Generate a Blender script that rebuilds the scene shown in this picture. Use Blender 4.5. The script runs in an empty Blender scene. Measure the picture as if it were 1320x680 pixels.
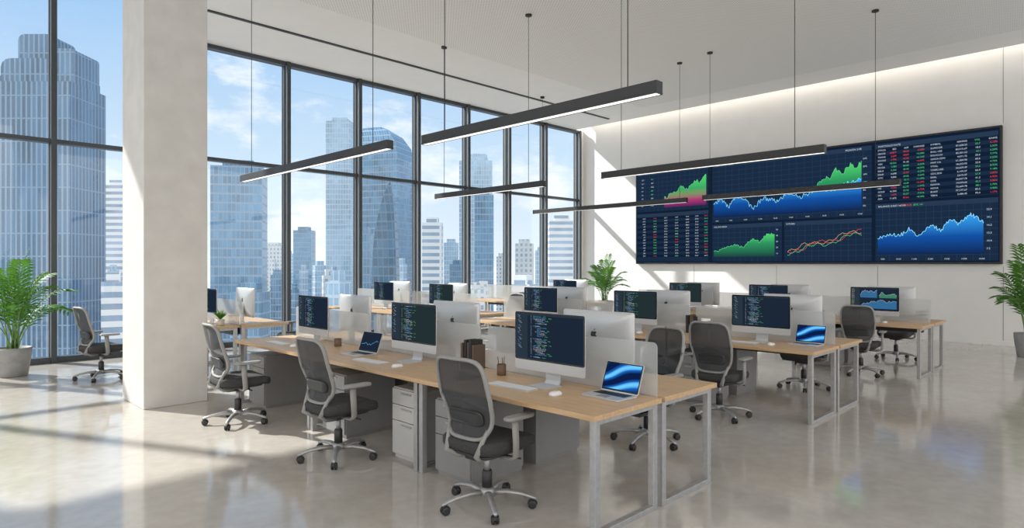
import bpy, bmesh, math, random
from mathutils import Vector, Matrix
random.seed(7)
scene=bpy.context.scene
COL=scene.collection
R2=math.sqrt(2)
F=815.0; CH=1.65
# ---------------------------------------------------------------- materials
def mat(name,col,rough=.5,metal=0.,emis=None,es=0.,spec=.5):
    m=bpy.data.materials.new(name); m.use_nodes=True
    b=m.node_tree.nodes['Principled BSDF']
    b.inputs['Base Color'].default_value=(*col,1)
    b.inputs['Roughness'].default_value=rough
    b.inputs['Metallic'].default_value=metal
    b.inputs['Specular IOR Level'].default_value=spec
    if emis:
        b.inputs['Emission Color'].default_value=(*emis,1)
        b.inputs['Emission Strength'].default_value=es
    return m
def nd(m,t,**k):
    n=m.node_tree.nodes.new(t)
    for a,b in k.items(): setattr(n,a,b)
    return n
def lk(m,a,b): m.node_tree.links.new(a,b)
def bs(m): return m.node_tree.nodes['Principled BSDF']
def noisy(name,c1,c2,scale=5,rough=.5,stretch=(1,1,1),bump=0.,metal=0,detail=6,r2=None):
    m=mat(name,c1,rough,metal)
    tc=nd(m,'ShaderNodeTexCoord'); mp=nd(m,'ShaderNodeMapping'); mp.inputs['Scale'].default_value=stretch
    n=nd(m,'ShaderNodeTexNoise'); n.inputs['Scale'].default_value=scale; n.inputs['Detail'].default_value=detail
    cr=nd(m,'ShaderNodeValToRGB'); cr.color_ramp.elements[0].position=.3; cr.color_ramp.elements[1].position=.7
    cr.color_ramp.elements[0].color=(*c1,1); cr.color_ramp.elements[1].color=(*c2,1)
    lk(m,tc.outputs['Object'],mp.inputs['Vector']); lk(m,mp.outputs['Vector'],n.inputs['Vector'])
    lk(m,n.outputs['Fac'],cr.inputs['Fac']); lk(m,cr.outputs['Color'],bs(m).inputs['Base Color'])
    if bump:
        bp=nd(m,'ShaderNodeBump'); bp.inputs['Strength'].default_value=bump; bp.inputs['Distance'].default_value=.01
        lk(m,n.outputs['Fac'],bp.inputs['Height']); lk(m,bp.outputs['Normal'],bs(m).inputs['Normal'])
    if r2 is not None:
        mr=nd(m,'ShaderNodeMapRange'); mr.inputs['To Min'].default_value=rough; mr.inputs['To Max'].default_value=r2
        lk(m,n.outputs['Fac'],mr.inputs['Value']); lk(m,mr.outputs['Result'],bs(m).inputs['Roughness'])
    return m
def emit(name,col,s=1.):
    m=bpy.data.materials.new(name); m.use_nodes=True; nt=m.node_tree; nt.nodes.clear()
    e=nt.nodes.new('ShaderNodeEmission'); o=nt.nodes.new('ShaderNodeOutputMaterial')
    e.inputs[0].default_value=(*col,1); e.inputs[1].default_value=s
    nt.links.new(e.outputs[0],o.inputs[0]); return m
def emit_grad(name,stops,s=1.,axis='Z'):
    m=emit(name,(1,1,1),s); nt=m.node_tree
    e=[n for n in nt.nodes if n.type=='EMISSION'][0]
    tc=nt.nodes.new('ShaderNodeTexCoord'); sp=nt.nodes.new('ShaderNodeSeparateXYZ'); cr=nt.nodes.new('ShaderNodeValToRGB')
    el=cr.color_ramp.elements
    while len(el)<len(stops): el.new(.5)
    for i,(p,c) in enumerate(stops): el[i].position=p; el[i].color=(*c,1)
    nt.links.new(tc.outputs['Generated'],sp.inputs[0]); nt.links.new(sp.outputs[axis],cr.inputs[0]); nt.links.new(cr.outputs[0],e.inputs[0])
    return m

M={}
m=mat('polished_concrete',(.5,.44,.37),.14); M['floor']=m
tc=nd(m,'ShaderNodeTexCoord')
n1=nd(m,'ShaderNodeTexNoise'); n1.inputs['Scale'].default_value=.9; n1.inputs['Detail'].default_value=10; n1.inputs['Roughness'].default_value=.66
n2=nd(m,'ShaderNodeTexNoise'); n2.inputs['Scale'].default_value=9; n2.inputs['Detail'].default_value=6
c1=nd(m,'ShaderNodeValToRGB'); c1.color_ramp.elements[0].position=.3; c1.color_ramp.elements[1].position=.7; c1.color_ramp.elements[0].color=(.455,.42,.375,1); c1.color_ramp.elements[1].color=(.56,.525,.48,1)
c2=nd(m,'ShaderNodeValToRGB'); c2.color_ramp.elements[0].position=.35; c2.color_ramp.elements[1].position=.65; c2.color_ramp.elements[0].color=(.92,.92,.92,1); c2.color_ramp.elements[1].color=(1,1,1,1)
mu=nd(m,'ShaderNodeMix',data_type='RGBA',blend_type='MULTIPLY'); mu.inputs[0].default_value=1
for q in(n1,n2): lk(m,tc.outputs['Object'],q.inputs['Vector'])
lk(m,n1.outputs['Fac'],c1.inputs[0]); lk(m,n2.outputs['Fac'],c2.inputs[0]); lk(m,c1.outputs[0],mu.inputs[6]); lk(m,c2.outputs[0],mu.inputs[7]); lk(m,mu.outputs[2],bs(m).inputs['Base Color'])
mr=nd(m,'ShaderNodeMapRange'); mr.inputs['From Min'].default_value=.3; mr.inputs['From Max'].default_value=.7; mr.inputs['To Min'].default_value=.05; mr.inputs['To Max'].default_value=.14
lk(m,n1.outputs['Fac'],mr.inputs['Value']); lk(m,mr.outputs['Result'],bs(m).inputs['Roughness'])
bs(m).inputs['Specular IOR Level'].default_value=.8
M['wall']=noisy('white_plaster',(.81,.80,.785),(.835,.825,.81),3,.7)
M['pillar']=noisy('pillar_plaster',(.58,.56,.535),(.65,.63,.60),4,.75,bump=.05)
M['ceil']=noisy('ceiling_paint',(.82,.81,.79),(.84,.83,.81),3,.8)
M['frame']=mat('anthracite_aluminium',(.065,.075,.085),.4,.4)
M['framel']=mat('grey_aluminium',(.32,.34,.35),.4,.4)
M['wood']=noisy('oak_veneer',(.48,.31,.16),(.60,.41,.24),5,.42,stretch=(9,.7,9),bump=.02)
M['steel']=noisy('brushed_steel',(.40,.40,.40),(.48,.48,.48),30,.38,metal=.6)
M['alu']=mat('silver_aluminium',(.56,.57,.58),.34,.35)
M['alub']=noisy('satin_aluminium',(.32,.32,.32),(.42,.42,.42),20,.38,metal=.5)
M['black']=mat('black_plastic',(.02,.02,.022),.45)
M['dark']=mat('dark_powder_coat',(.032,.033,.035),.5)
M['glassblk']=mat('black_screen_glass',(.008,.009,.012),.12)
M['chairgrey']=mat('grey_plastic',(.27,.268,.26),.45)
M['seatfab']=noisy('charcoal_fabric',(.03,.03,.032),(.055,.055,.055),90,.9,bump=.2)
M['cab']=noisy('grey_lacquer',(.23,.23,.23),(.26,.26,.26),3,.45)
M['cabw']=noisy('light_grey_lacquer',(.46,.46,.455),(.50,.50,.495),3,.4)
M['cabd']=mat('grey_lacquer_dark',(.26,.26,.26),.5)
M['key']=mat('white_keys',(.74,.74,.75),.45)
M['logo']=mat('polished_dark_emblem',(.08,.08,.085),.2,.6)
M['pot']=noisy('grey_ceramic',(.27,.27,.27),(.34,.34,.335),9,.65)
M['potw']=mat('beige_ceramic',(.55,.50,.43),.5)
M['soil']=noisy('soil',(.05,.03,.02),(.10,.06,.04),40,.95,bump=.4)
M['leaf']=noisy('palm_green',(.022,.105,.010),(.075,.23,.025),7,.55)
M['stem']=noisy('stem_green',(.10,.22,.05),(.18,.30,.09),10,.5)
m=M['leaf']; tl=nd(m,'ShaderNodeBsdfTranslucent'); tl.inputs[0].default_value=(.15,.38,.03,1); mx=nd(m,'ShaderNodeMixShader'); mx.inputs[0].default_value=.2
out=[n for n in m.node_tree.nodes if n.type=='OUTPUT_MATERIAL'][0]; lk(m,bs(m).outputs[0],mx.inputs[1]); lk(m,tl.outputs[0],mx.inputs[2]); lk(m,mx.outputs[0],out.inputs[0])
M['cup']=mat('brown_leather',(.14,.08,.05),.5)
M['pencil']=mat('pencil_yellow',(.6,.4,.12),.5)
M['pencild']=mat('pencil_dark',(.08,.08,.09),.5)
M['book']=mat('black_book_cover',(.018,.017,.017),.5)
M['bookb']=mat('brown_book_cover',(.105,.070,.048),.5)
M['paper']=mat('page_paper',(.60,.57,.52),.8)
M['lamp']=emit('led_diffuser',(1.,.97,.92),1.4)
M['cove']=emit('cove_led',(1.,.93,.82),2.3)
m=mat('back_mesh',(.052,.053,.056),.85); M['mesh']=m
mx=nd(m,'ShaderNodeMixShader'); tr=nd(m,'ShaderNodeBsdfTransparent'); mx.inputs[0].default_value=.07
out=[n for n in m.node_tree.nodes if n.type=='OUTPUT_MATERIAL'][0]
lk(m,bs(m).outputs[0],mx.inputs[1]); lk(m,tr.outputs[0],mx.inputs[2]); lk(m,mx.outputs[0],out.inputs[0])
m=mat('frosted_acrylic',(.70,.73,.74),.3); M['frost']=m
tr=nd(m,'ShaderNodeBsdfTransparent'); tl=nd(m,'ShaderNodeBsdfTranslucent'); tl.inputs[0].default_value=(.76,.79,.80,1)
m1=nd(m,'ShaderNodeMixShader'); m2=nd(m,'ShaderNodeMixShader'); m1.inputs[0].default_value=.5; m2.inputs[0].default_value=.58
out=[n for n in m.node_tree.nodes if n.type=='OUTPUT_MATERIAL'][0]
lk(m,bs(m).outputs[0],m1.inputs[1]); lk(m,tl.outputs[0],m1.inputs[2]); lk(m,m1.outputs[0],m2.inputs[1]); lk(m,tr.outputs[0],m2.inputs[2]); lk(m,m2.outputs[0],out.inputs[0])
m=bpy.data.materials.new('window_glass'); m.use_nodes=True; M['glass']=m; nt=m.node_tree; nt.nodes.clear()
o=nt.nodes.new('ShaderNodeOutputMaterial'); mx=nt.nodes.new('ShaderNodeMixShader'); tr=nt.nodes.new('ShaderNodeBsdfTransparent'); gl=nt.nodes.new('ShaderNodeBsdfGlossy')
tr.inputs[0].default_value=(.95,.975,.985,1); gl.inputs['Roughness'].default_value=.02; mx.inputs[0].default_value=.04
nt.links.new(tr.outputs[0],mx.inputs[1]); nt.links.new(gl.outputs[0],mx.inputs[2]); nt.links.new(mx.outputs[0],o.inputs[0])
m=mat('perforated_ceiling',(.6,.58,.55),.85); M['perf']=m
tc=nd(m,'ShaderNodeTexCoord'); mp=nd(m,'ShaderNodeMapping'); mp.inputs['Rotation'].default_value=(0,0,math.radians(38)); mp.inputs['Scale'].default_value=(23,23,23)
fr=nd(m,'ShaderNodeVectorMath',operation='FRACTION'); sb=nd(m,'ShaderNodeVectorMath',operation='SUBTRACT'); sb.inputs[1].default_value=(.5,.5,0)
ml=nd(m,'ShaderNodeVectorMath',operation='MULTIPLY'); ml.inputs[1].default_value=(1,1,0); ln=nd(m,'ShaderNodeVectorMath',operation='LENGTH')
cr=nd(m,'ShaderNodeValToRGB'); cr.color_ramp.elements[0].position=.20; cr.color_ramp.elements[1].position=.34
cr.color_ramp.elements[0].color=(.60,.59,.57,1); cr.color_ramp.elements[1].color=(.82,.81,.79,1)
lk(m,tc.outputs['Object'],mp.inputs[0]); lk(m,mp.outputs[0],fr.inputs[0]); lk(m,fr.outputs[0],sb.inputs[0]); lk(m,sb.outputs[0],ml.inputs[0]); lk(m,ml.outputs[0],ln.inputs[0]); lk(m,ln.outputs['Value'],cr.inputs[0]); lk(m,cr.outputs[0],bs(m).inputs['Base Color'])
m=emit('blue_wallpaper',(1,1,1),.95); M['wallp']=m; nt=m.node_tree
e=[n for n in nt.nodes if n.type=='EMISSION'][0]
tc=nt.nodes.new('ShaderNodeTexCoord'); gr=nt.nodes.new('ShaderNodeTexWave'); gr.wave_type='BANDS'; gr.bands_direction='DIAGONAL'; gr.inputs['Scale'].default_value=.42; gr.inputs['Distortion'].default_value=4.4; gr.inputs['Detail'].default_value=1; gr.inputs['Detail Scale'].default_value=1.3; gr.inputs['Phase Offset'].default_value=1.2
cr=nt.nodes.new('ShaderNodeValToRGB'); el=cr.color_ramp.elements; el[0].color=(.003,.012,.06,1); el[0].position=.25; el[1].color=(.14,.55,.95,1); el[1].position=1.; q=el.new(.75); q.color=(.008,.11,.45,1)
nt.links.new(tc.outputs['Generated'],gr.inputs[0]); nt.links.new(gr.outputs['Fac'],cr.inputs[0]); nt.links.new(cr.outputs[0],e.inputs[0])
M['scr']=emit('navy_display',(.010,.018,.033),1.)
M['scrt']=emit('teal_display',(.014,.025,.029),1.)
M['bar']=emit('display_sidebar',(.019,.031,.046),1.)
M['tw']=emit('text_white',(.50,.56,.63),1.); M['tb']=emit('text_blue',(.11,.34,.66),1.)
M['tg']=emit('text_green',(.09,.52,.19),1.); M['to']=emit('text_orange',(.58,.31,.12),1.); M['tr']=emit('text_red',(.70,.05,.06),1.)
TX=[M['tw'],M['tb'],M['tg'],M['to'],M['tr']]
DX=[M['tw'],emit('chart_steel',(.03,.12,.26),1.),emit('chart_moss',(.04,.18,.11),1.),emit('chart_amber',(.22,.12,.05),1.),M['tr']]

# ---------------------------------------------------------------- mesh builder
class MB:
    def __init__(s): s.bm=bmesh.new()
    def merge(s,t,m=0,smooth=False,X=None):
        t.verts.index_update()
        vm=[s.bm.verts.new((X@v.co) if X else v.co) for v in t.verts]
        for f in t.faces:
            nf=s.bm.faces.new([vm[v.index] for v in f.verts]); nf.material_index=m; nf.smooth=smooth
        t.free()
    def box(s,lo,hi,bev=0,m=0,X=None,seg=2):
        t=bmesh.new(); bmesh.ops.create_cube(t,size=1)
        c=[(lo[i]+hi[i])/2 for i in range(3)]; d=[hi[i]-lo[i] for i in range(3)]
        for v in t.verts: v.co=Vector((c[0]+v.co.x*d[0],c[1]+v.co.y*d[1],c[2]+v.co.z*d[2]))
        if bev: bmesh.ops.bevel(t,geom=list(t.edges),offset=bev,segments=seg,affect='EDGES',profile=.5)
        s.merge(t,m,False,X); return s
    def loft(s,rings,m=0,smooth=True,cap=True,closed=True,X=None,loop=False):
        vs=[[s.bm.verts.new((X@Vector(p)) if X else p) for p in r] for r in rings]
        n=len(rings[0]); k=len(rings)
        for i in range(k if loop else k-1):
            a=vs[i]; b=vs[(i+1)%k]
            for j in range(n if closed else n-1):
                f=s.bm.faces.new((a[j],a[(j+1)%n],b[(j+1)%n],b[j])); f.material_index=m; f.smooth=smooth
        if cap and not loop:
            for r in (vs[0][::-1],vs[-1]):
                f=s.bm.faces.new(r); f.material_index=m
        return s
    def tube(s,pts,r,n=10,m=0,up=(0,0,1),closed=False,flat=None,X=None):
        pts=[Vector(p) for p in pts]; k=len(pts); rings=[]
        for i,p in enumerate(pts):
            if closed: t=pts[(i+1)%k]-pts[i-1]
            else: t=pts[min(i+1,k-1)]-pts[max(i-1,0)]
            t.normalize(); u=Vector(up)
            if abs(t.dot(u))>.98: u=Vector((1,0,0)) if abs(t.x)<.9 else Vector((0,1,0))
            a=t.cross(u).normalized(); b=a.cross(t).normalized()
            rr=r[i] if isinstance(r,(list,tuple)) else r
            fa,fb=(flat if flat else (1,1))
            rings.append([p+a*math.cos(2*math.pi*j/n)*rr*fa+b*math.sin(2*math.pi*j/n)*rr*fb for j in range(n)])
        s.loft(rings,m,True,True,True,X,loop=closed); return s
    def lathe(s,prof,n=24,m=0,c=(0,0,0),X=None,smooth=True):
        rings=[[Vector((c[0]+r*math.cos(2*math.pi*j/n),c[1]+r*math.sin(2*math.pi*j/n),c[2]+z)) for j in range(n)] for r,z in prof]
        s.loft(rings,m,smooth,True,True,X); return s
    def poly(s,pts,m=0):
        f=s.bm.faces.new([s.bm.verts.new(p) for p in pts]); f.material_index=m; return s
    def obj(s,name,mats,parent=None,label=None,**k):
        me=bpy.data.meshes.new(name); bmesh.ops.recalc_face_normals(s.bm,faces=s.bm.faces) if k.get('rec',True) else None
        s.bm.to_mesh(me); s.bm.free()
        for q in (mats if isinstance(mats,list) else [mats]): me.materials.append(q)
        o=bpy.data.objects.new(name,me); COL.objects.link(o)
        if parent: o.parent=parent
        if label: o['label']=label
        return o
def thing(name,label,cat,group=None):
    o=bpy.data.objects.new(name,None); o.empty_display_size=.1; COL.objects.link(o)
    o['label']=label; o['category']=cat
    if group: o['group']=group
    return o
def tag(o,label,cat,group=None):
    o['label']=label; o['category']=cat
    if group: o['group']=group
    return o
def dup(o,parent=None):
    n=o.copy(); COL.objects.link(n)
    for c in list(o.children): dup(c,n)
    if parent: n.parent=parent
    return n
class Proto:
    def __init__(s,root): s.root=root; s.used=False
    def place(s,loc,rot=0,label=None):
        if s.used: o=dup(s.root)
        else: o=s.root; s.used=True
        o.location=loc; o.rotation_euler=(0,0,rot)
        if label: o['label']=label
        return o
def struct(o): o['kind']='structure'; return o
def rr(hw,hh,r,n=4):
    r=min(r,hw*.99,hh*.99); pts=[]
    for cx,cy,a0 in((hw-r,hh-r,0),(-hw+r,hh-r,90),(-hw+r,-hh+r,180),(hw-r,-hh+r,270)):
        for i in range(n+1):
            a=math.radians(a0+90*i/n); pts.append((cx+r*math.cos(a),cy+r*math.sin(a)))
    return pts
TC={}
def tmesh(st):
    if st not in TC:
        c=bpy.data.curves.new('t','FONT'); c.body=st; c.size=1; c.resolution_u=2
        o=bpy.data.objects.new('t',c); COL.objects.link(o); bpy.context.view_layer.update()
        me=bpy.data.meshes.new_from_object(o.evaluated_get(bpy.context.evaluated_depsgraph_get()))
        TC[st]=([v.co.copy() for v in me.vertices],[list(p.vertices) for p in me.polygons])
        bpy.data.objects.remove(o); bpy.data.curves.remove(c); bpy.data.meshes.remove(me)
    return TC[st]
def text(mb,st,org,ux,uy,size,m=0,align='L'):
    vs,fs=tmesh(st)
    if not vs: return
    w=max(v.x for v in vs); off=0 if align=='L' else (-w if align=='R' else -w/2)
    org=Vector(org); ux=Vector(ux); uy=Vector(uy)
    nv=[mb.bm.verts.new(org+ux*(v.x+off)*size+uy*v.y*size) for v in vs]
    for f in fs:
        try: q=mb.bm.faces.new([nv[i] for i in f]); q.material_index=m
        except Exception: pass

# ---------------------------------------------------------------- room shell
YW=12.9; XB=16.1; ZC=5.93
def sbox(name,lo,hi,ma,bev=0):
    return struct(MB().box(lo,hi,bev).obj(name,ma))
sbox('floor',(-8.5,-4,-.3),(16.4,13.1,0),M['floor'])
sbox('wall_back',(XB,-4,0),(16.4,13.1,7.2),M['wall'])
mb=MB(); mb.box((3.5,-4,ZC),(15.72,13.1,7.1)); mb.box((-8.5,-4,6.8),(3.5,13.1,7.1)); mb.box((15.72,-4,6.5),(XB,13.1,7.1))
struct(mb.obj('ceiling',M['ceil']))
sbox('trim_1',(3.6,-3.9,ZC-.012),(14.7,9.7,ZC),M['perf'])
sbox('trim_2',(3.9,11.13,ZC-.02),(15.2,11.2,ZC),M['dark'])
sbox('trim_3',(15.80,-3.8,6.36),(15.92,12.7,6.40),M['cove'])
sbox('baseboard_back',(XB-.015,-4,0),(XB,YW-.1,.09),M['wall'])
for i,(y,z0,z1) in enumerate([(2.02,4.5,6.5),(2.02,.1,1.6),(4.3,.1,1.6),(6.6,.1,1.6),(8.9,.1,1.6)]):
    sbox('trim_%d'%(4+i),(XB-.004,y-.004,z0),(XB,y+.004,z1),M['cabd'])
sbox('wall_pillar',(2.11,8.0,0),(2.80,8.88,6.8),M['pillar'],.008)
mull=[-8.3,-6.6,-4.9,-3.2,-1.5,.3,2.05,3.5,4.42,6.13,7.86,9.54,11.19,12.74,14.3,15.93]
for i in range(len(mull)-1):
    a,b=mull[i],mull[i+1]; top=6.8 if b<=3.6 else ZC
    mb=MB()
    for x in ([a,b] if i==len(mull)-2 else [a]):
        mb.box((x-.040,YW-.10,0),(x+.040,YW-.07,top),.004,0)
        mb.box((x-.030,YW-.07,0),(x+.030,YW+.14,top),.0,1)
        mb.box((x-.040,YW+.14,0),(x+.040,YW+.17,top),.0,0)
    mb.box((a+.040,YW-.06,0),(b-.040,YW+.12,.10),.004,0)
    mb.box((a+.040,YW-.06,top-.08),(b-.040,YW+.12,top),.004,0)
    mb.box((a+.040,YW-.05,3.665),(b-.040,YW+.12,3.735),.004,0)
    for z0,z1 in((.10,3.665),(3.735,top-.08)):
        mb.box((a+.040,YW+.03,z0),(b-.040,YW+.045,z1),0,2)
        for (p,q,r,s_) in((a+.040,z0,a+.058,z1),(b-.058,z0,b-.040,z1)): mb.box((p,YW+.01,q),(r,YW+.07,s_),0,0)
    struct(mb.obj('window_%d'%(i+1),[M['frame'],M['framel'],M['glass']]))
sbox('wall_window',(15.97,YW-.06,0),(XB,YW+.2,ZC),M['wall'])

# ---------------------------------------------------------------- chair
def build_chair():
    r=thing('office_chair','grey mesh-back swivel office chair with armrests on casters','chair','mesh office chairs at the desks')
    mb=MB(); rings=[]
    for z,sc in((.405,.86),(.417,.96),(.44,1.),(.470,1.),(.487,.97),(.495,.88),(.498,.6)):
        rings.append([Vector((x*sc+.02,y*sc,z-max(0,x*sc-.12)**2*1.6+(abs(y*sc)/.25)**3*.012)) for x,y in rr(.255,.245,.09,5)])
    mb.loft(rings); mb.obj('seat',M['seatfab'],r)
    mb=MB(); mb.loft([[Vector((x*s_+.0,y*s_,z)) for x,y in rr(.2,.19,.06,4)] for z,s_ in((.38,.85),(.39,1.),(.408,1.05))])
    mb.box((-.14,-.08,.34),(.10,.08,.385),.012); mb.tube([(0.05,-.08,.36),(.05,-.26,.365)],.007,8)
    mb.obj('seat_mechanism',M['dark'],r)
    mb=MB(); mb.lathe([(.035,.10),(.035,.24),(.03,.245),(.03,.25)],16,0); mb.obj('gas_lift_sleeve',M['black'],r)
    mb=MB(); mb.lathe([(.02,.24),(.02,.345)],14); mb.obj('gas_lift',M['alub'],r)
    mb=MB(); mb.lathe([(.04,.075),(.055,.08),(.055,.115),(.045,.13),(.036,.135)],18); mb.obj('base_hub',M['alub'],r)
    leg=None; cas=None
    for k in range(5):
        a=k*2*math.pi/5+.3
        if leg is None:
            mb=MB(); mb.tube([(.04,0,.10),(.14,0,.108),(.24,0,.096),(.315,0,.074),(.335,0,.064)],[.028,.024,.020,.017,.010],10,flat=(1.,.72))
            leg=mb.obj('base_leg',M['alub'],r)
            mb=MB()
            for sy in(-.014,.014):
                X=Matrix.Translation((.31,sy,.029))@Matrix.Rotation(math.pi/2,4,'X')
                mb.lathe([(.018,-.011),(.027,-.009),(.029,-.005),(.029,.005),(.027,.009),(.018,.011)],16,0,X=X)
            mb.tube([(.325,0,.028),(.325,0,.068)],.006,8)
            mb.loft([[Vector((.31+.034*math.cos(t),y,.03+.034*math.sin(t))) for t in [math.pi*j/8 for j in range(9)]] for y in(-.012,.012)],smooth=True)
            cas=mb.obj('caster',M['black'],r); l,c=leg,cas
        else:
            l=leg.copy(); c=cas.copy(); COL.objects.link(l); COL.objects.link(c); l.parent=r; c.parent=r
        l.rotation_euler=(0,0,a); c.rotation_euler=(0,0,a)
    def bx(y,z): return -.225+.035*math.exp(-((z-.64)/.11)**2)-.20*max(0,z-.60)+.9*y*y
    def outl(t,s_=1.):
        c,sn=math.cos(t),math.sin(t); e=.36
        y=.225*math.copysign(abs(c)**e,c); z=.265*math.copysign(abs(sn)**e,sn)
        y*=(1-.05*(z/.265) if z>0 else 1+.20*(z/.265)); y*=s_; z=z*s_+.775
        return Vector((bx(y,z),y,z))
    N=64
    P=[outl(2*math.pi*j/720) for j in range(720)]; cum=[0]
    for j in range(720): cum.append(cum[-1]+(P[(j+1)%720]-P[j]).length)
    ts=[]
    for k in range(N):
        tgt=cum[-1]*(k+.5)/N; j=next(i for i in range(721) if cum[i]>=tgt); ts.append(2*math.pi*j/720)
    mb=MB()
    rings=[[outl(t,s_) for t in ts] for s_ in(.99,.85,.65,.45,.25,.08)]
    mb.loft(rings,cap=False); f=mb.bm.faces.new([v for v in list(mb.bm.verts)[-N:]]); f.smooth=True
    mb.obj('backrest',M['mesh'],r)
    mb=MB(); mb.tube([outl(t) for t in ts],.0130,8,closed=True,up=(1,0,0),flat=(1.,1.4)); mb.obj('backrest_frame',M['chairgrey'],r)
    mb=MB(); rings=[]
    for s_,dx in((1.,-.012),(1.,-.024),(.9,-.030)):
        rings.append([Vector((bx(y*s_,.65+z*s_)+dx,y*s_,.65+z*s_)) for y,z in rr(.155,.05,.035,5)])
    mb.loft(rings); mb.obj('lumbar_support',M['dark'],r)
    mb=MB()
    for sy in(-1,1):
        mb.tube([(-.06,sy*.06,.365),(-.17,sy*.10,.372),(-.245,sy*.14,.415),(bx(.16,.51)-.012,sy*.16,.515),(bx(.175,.58)-.008,sy*.178,.58)],[.021,.021,.019,.016,.012],10,up=(0,1,0))
    mb.obj('back_support',M['chairgrey'],r)
    for sy in(-1,1):
        mb=MB(); mb.tube([(-.02,sy*.10,.375),(-.02,sy*.24,.375),(-.02,sy*.28,.40),(-.03,sy*.288,.50),(-.04,sy*.288,.645)],[.015,.015,.017,.018,.019],10,up=(1,0,0),flat=(1.,1.5))
        mb.loft([[Vector((x*s_+.0,sy*.288+y*s_,z)) for x,y in rr(.13,.040,.034,5)] for z,s_ in((.642,.88),(.646,.98),(.660,1.),(.667,.93))])
        mb.obj('armrest',M['chairgrey'],r)
    return Proto(r)
chair=build_chair()
for (x,y,rt,lab) in [
 (2.93,3.17,.06,'grey mesh-back office chair facing desk with large display'),
 (2.76,4.85,.02,'grey mesh-back office chair facing desk with code display'),
 (2.64,6.68,-.05,'grey mesh-back office chair beside the plaster pillar'),
 (5.02,3.25,math.pi-.15,'grey mesh-back office chair between two long desks'),
 (6.42,3.25,.05,'grey mesh-back office chair pulled up to middle desk'),
 (8.68,3.2,math.pi+.1,'grey office chair on far side of middle desk'),
 (10.38,3.0,.1,'grey mesh-back office chair at rearmost desk'),
 (12.48,3.05,math.pi,'grey office chair between rear desk and screen wall'),
 (2.25,10.6,.15,'grey mesh-back office chair near the tall windows'),
 (4.98,10.1,math.pi,'grey office chair at desk by the windows'),
 (8.88,9.0,math.pi,'grey office chair at far desk end'),
 (9.98,9.3,0,'grey office chair at desk near the room corner')]:
    chair.place((x,y,0),rt,lab)

# ---------------------------------------------------------------- benches
def bench(x0,x1,y0,y1,n,lab):
    r=thing('office_desk',lab,'desk'); r.location=((x0+x1)/2,(y0+y1)/2,0)
    hx=(x1-x0)/2; hy=(y1-y0)/2; p=2*hy/n
    for sx in(-1,1):
        mb=MB(); a,b=(-hx,-.02) if sx<0 else(.02,hx)
        mb.box((a,-hy,.716),(b,hy,.75),.003,0)
        mb.obj('desktop',M['wood'],r)
    for k in range(n+1):
        y=-hy+p*k
        ys=[y+.05] if k==0 else([y-.05] if k==n else [y-.035,y+.035])
        for sx in(-1,1):
            mb=MB()
            a,b=(-hx+.04,-.03) if sx<0 else(.03,hx-.04)
            for yy in ys:
                w=.022
                mb.box((a,yy-w,0),(a+.05,yy+w,.716),.003); mb.box((b-.05,yy-w,0),(b,yy+w,.716),.003)
                mb.box((a+.05,yy-w,0),(b-.05,yy+w,.035),.003); mb.box((a+.05,yy-w,.681),(b-.05,yy+w,.716),.003)
            mb.obj('leg_frame',M['steel'],r)
    for k in range(n):
        yc=-hy+p*(k+.5); hw=p/2-.05
        mb=MB(); mb.loft([[Vector((x,yc+a,.915+b)) for a,b in rr(hw,.20,.035,5)] for x in(-.005,.005)],smooth=False)
        mb.obj('privacy_panel',M['frost'],r,'frosted translucent acrylic panel')
    mb=MB(); mb.box((-.06,-hy+.15,.60),(.06,hy-.15,.62)); mb.box((-.06,-hy+.15,.62),(-.055,hy-.15,.70)); mb.box((.055,-hy+.15,.62),(.06,hy-.15,.70))
    mb.obj('cable_tray',M['dark'],r)
    return r
B1=(2.98,4.49,2.29,7.65); B2=(6.72,8.30,2.38,7.75); B3=(10.55,12.10,2.25,7.6)
C1=(3.0,4.5,9.4,12.5); C2=(6.72,8.3,8.35,12.4); C3=(10.55,12.1,8.85,12.3)
bench(*B1,3,'long oak-topped double-sided desk with steel loop legs')
bench(*B2,3,'long oak double-sided desk with laptop at its end')
bench(*B3,3,'long oak double-sided desk beside the screen wall')
bench(*C1,2,'oak double-sided desk by windows behind the pillar')
bench(*C2,2,'oak double-sided desk along the tall windows')
bench(*C3,2,'oak double-sided desk near the room corner palm')
def build_ped(mt,lab):
    r=thing('drawer_cabinet',lab,'cabinet','under-desk drawer cabinets')
    mb=MB(); mb.box((-.27,-.21,.03),(.28,.21,.60),.004); mb.box((-.26,-.2,0),(.27,.2,.03)); mb.obj('body',M[mt],r)
    for z0,z1 in((.04,.32),(.325,.455),(.46,.59)):
        mb=MB(); mb.box((-.288,-.205,z0),(-.27,.205,z1),.003); d=mb.obj('drawer',M[mt],r)
        mb=MB(); mb.box((-.296,-.07,z1-.035),(-.288,.07,z1-.022),.002); mb.obj('handle',M['steel'],d)
    return Proto(r)
ped=build_ped('cab','grey under-desk drawer cabinet with three drawers')
for b in(B1,B2,B3):
    for y in(b[2]+1.45,b[2]+3.24,b[2]+5.0):
        ped.place((b[0]+.40,y,0),0); ped.place((b[1]-.40,y,0),math.pi)
build_ped('cabw','light grey under-desk drawer cabinet with three drawers').place((B1[0]+.42,4.36,0),0)

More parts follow.
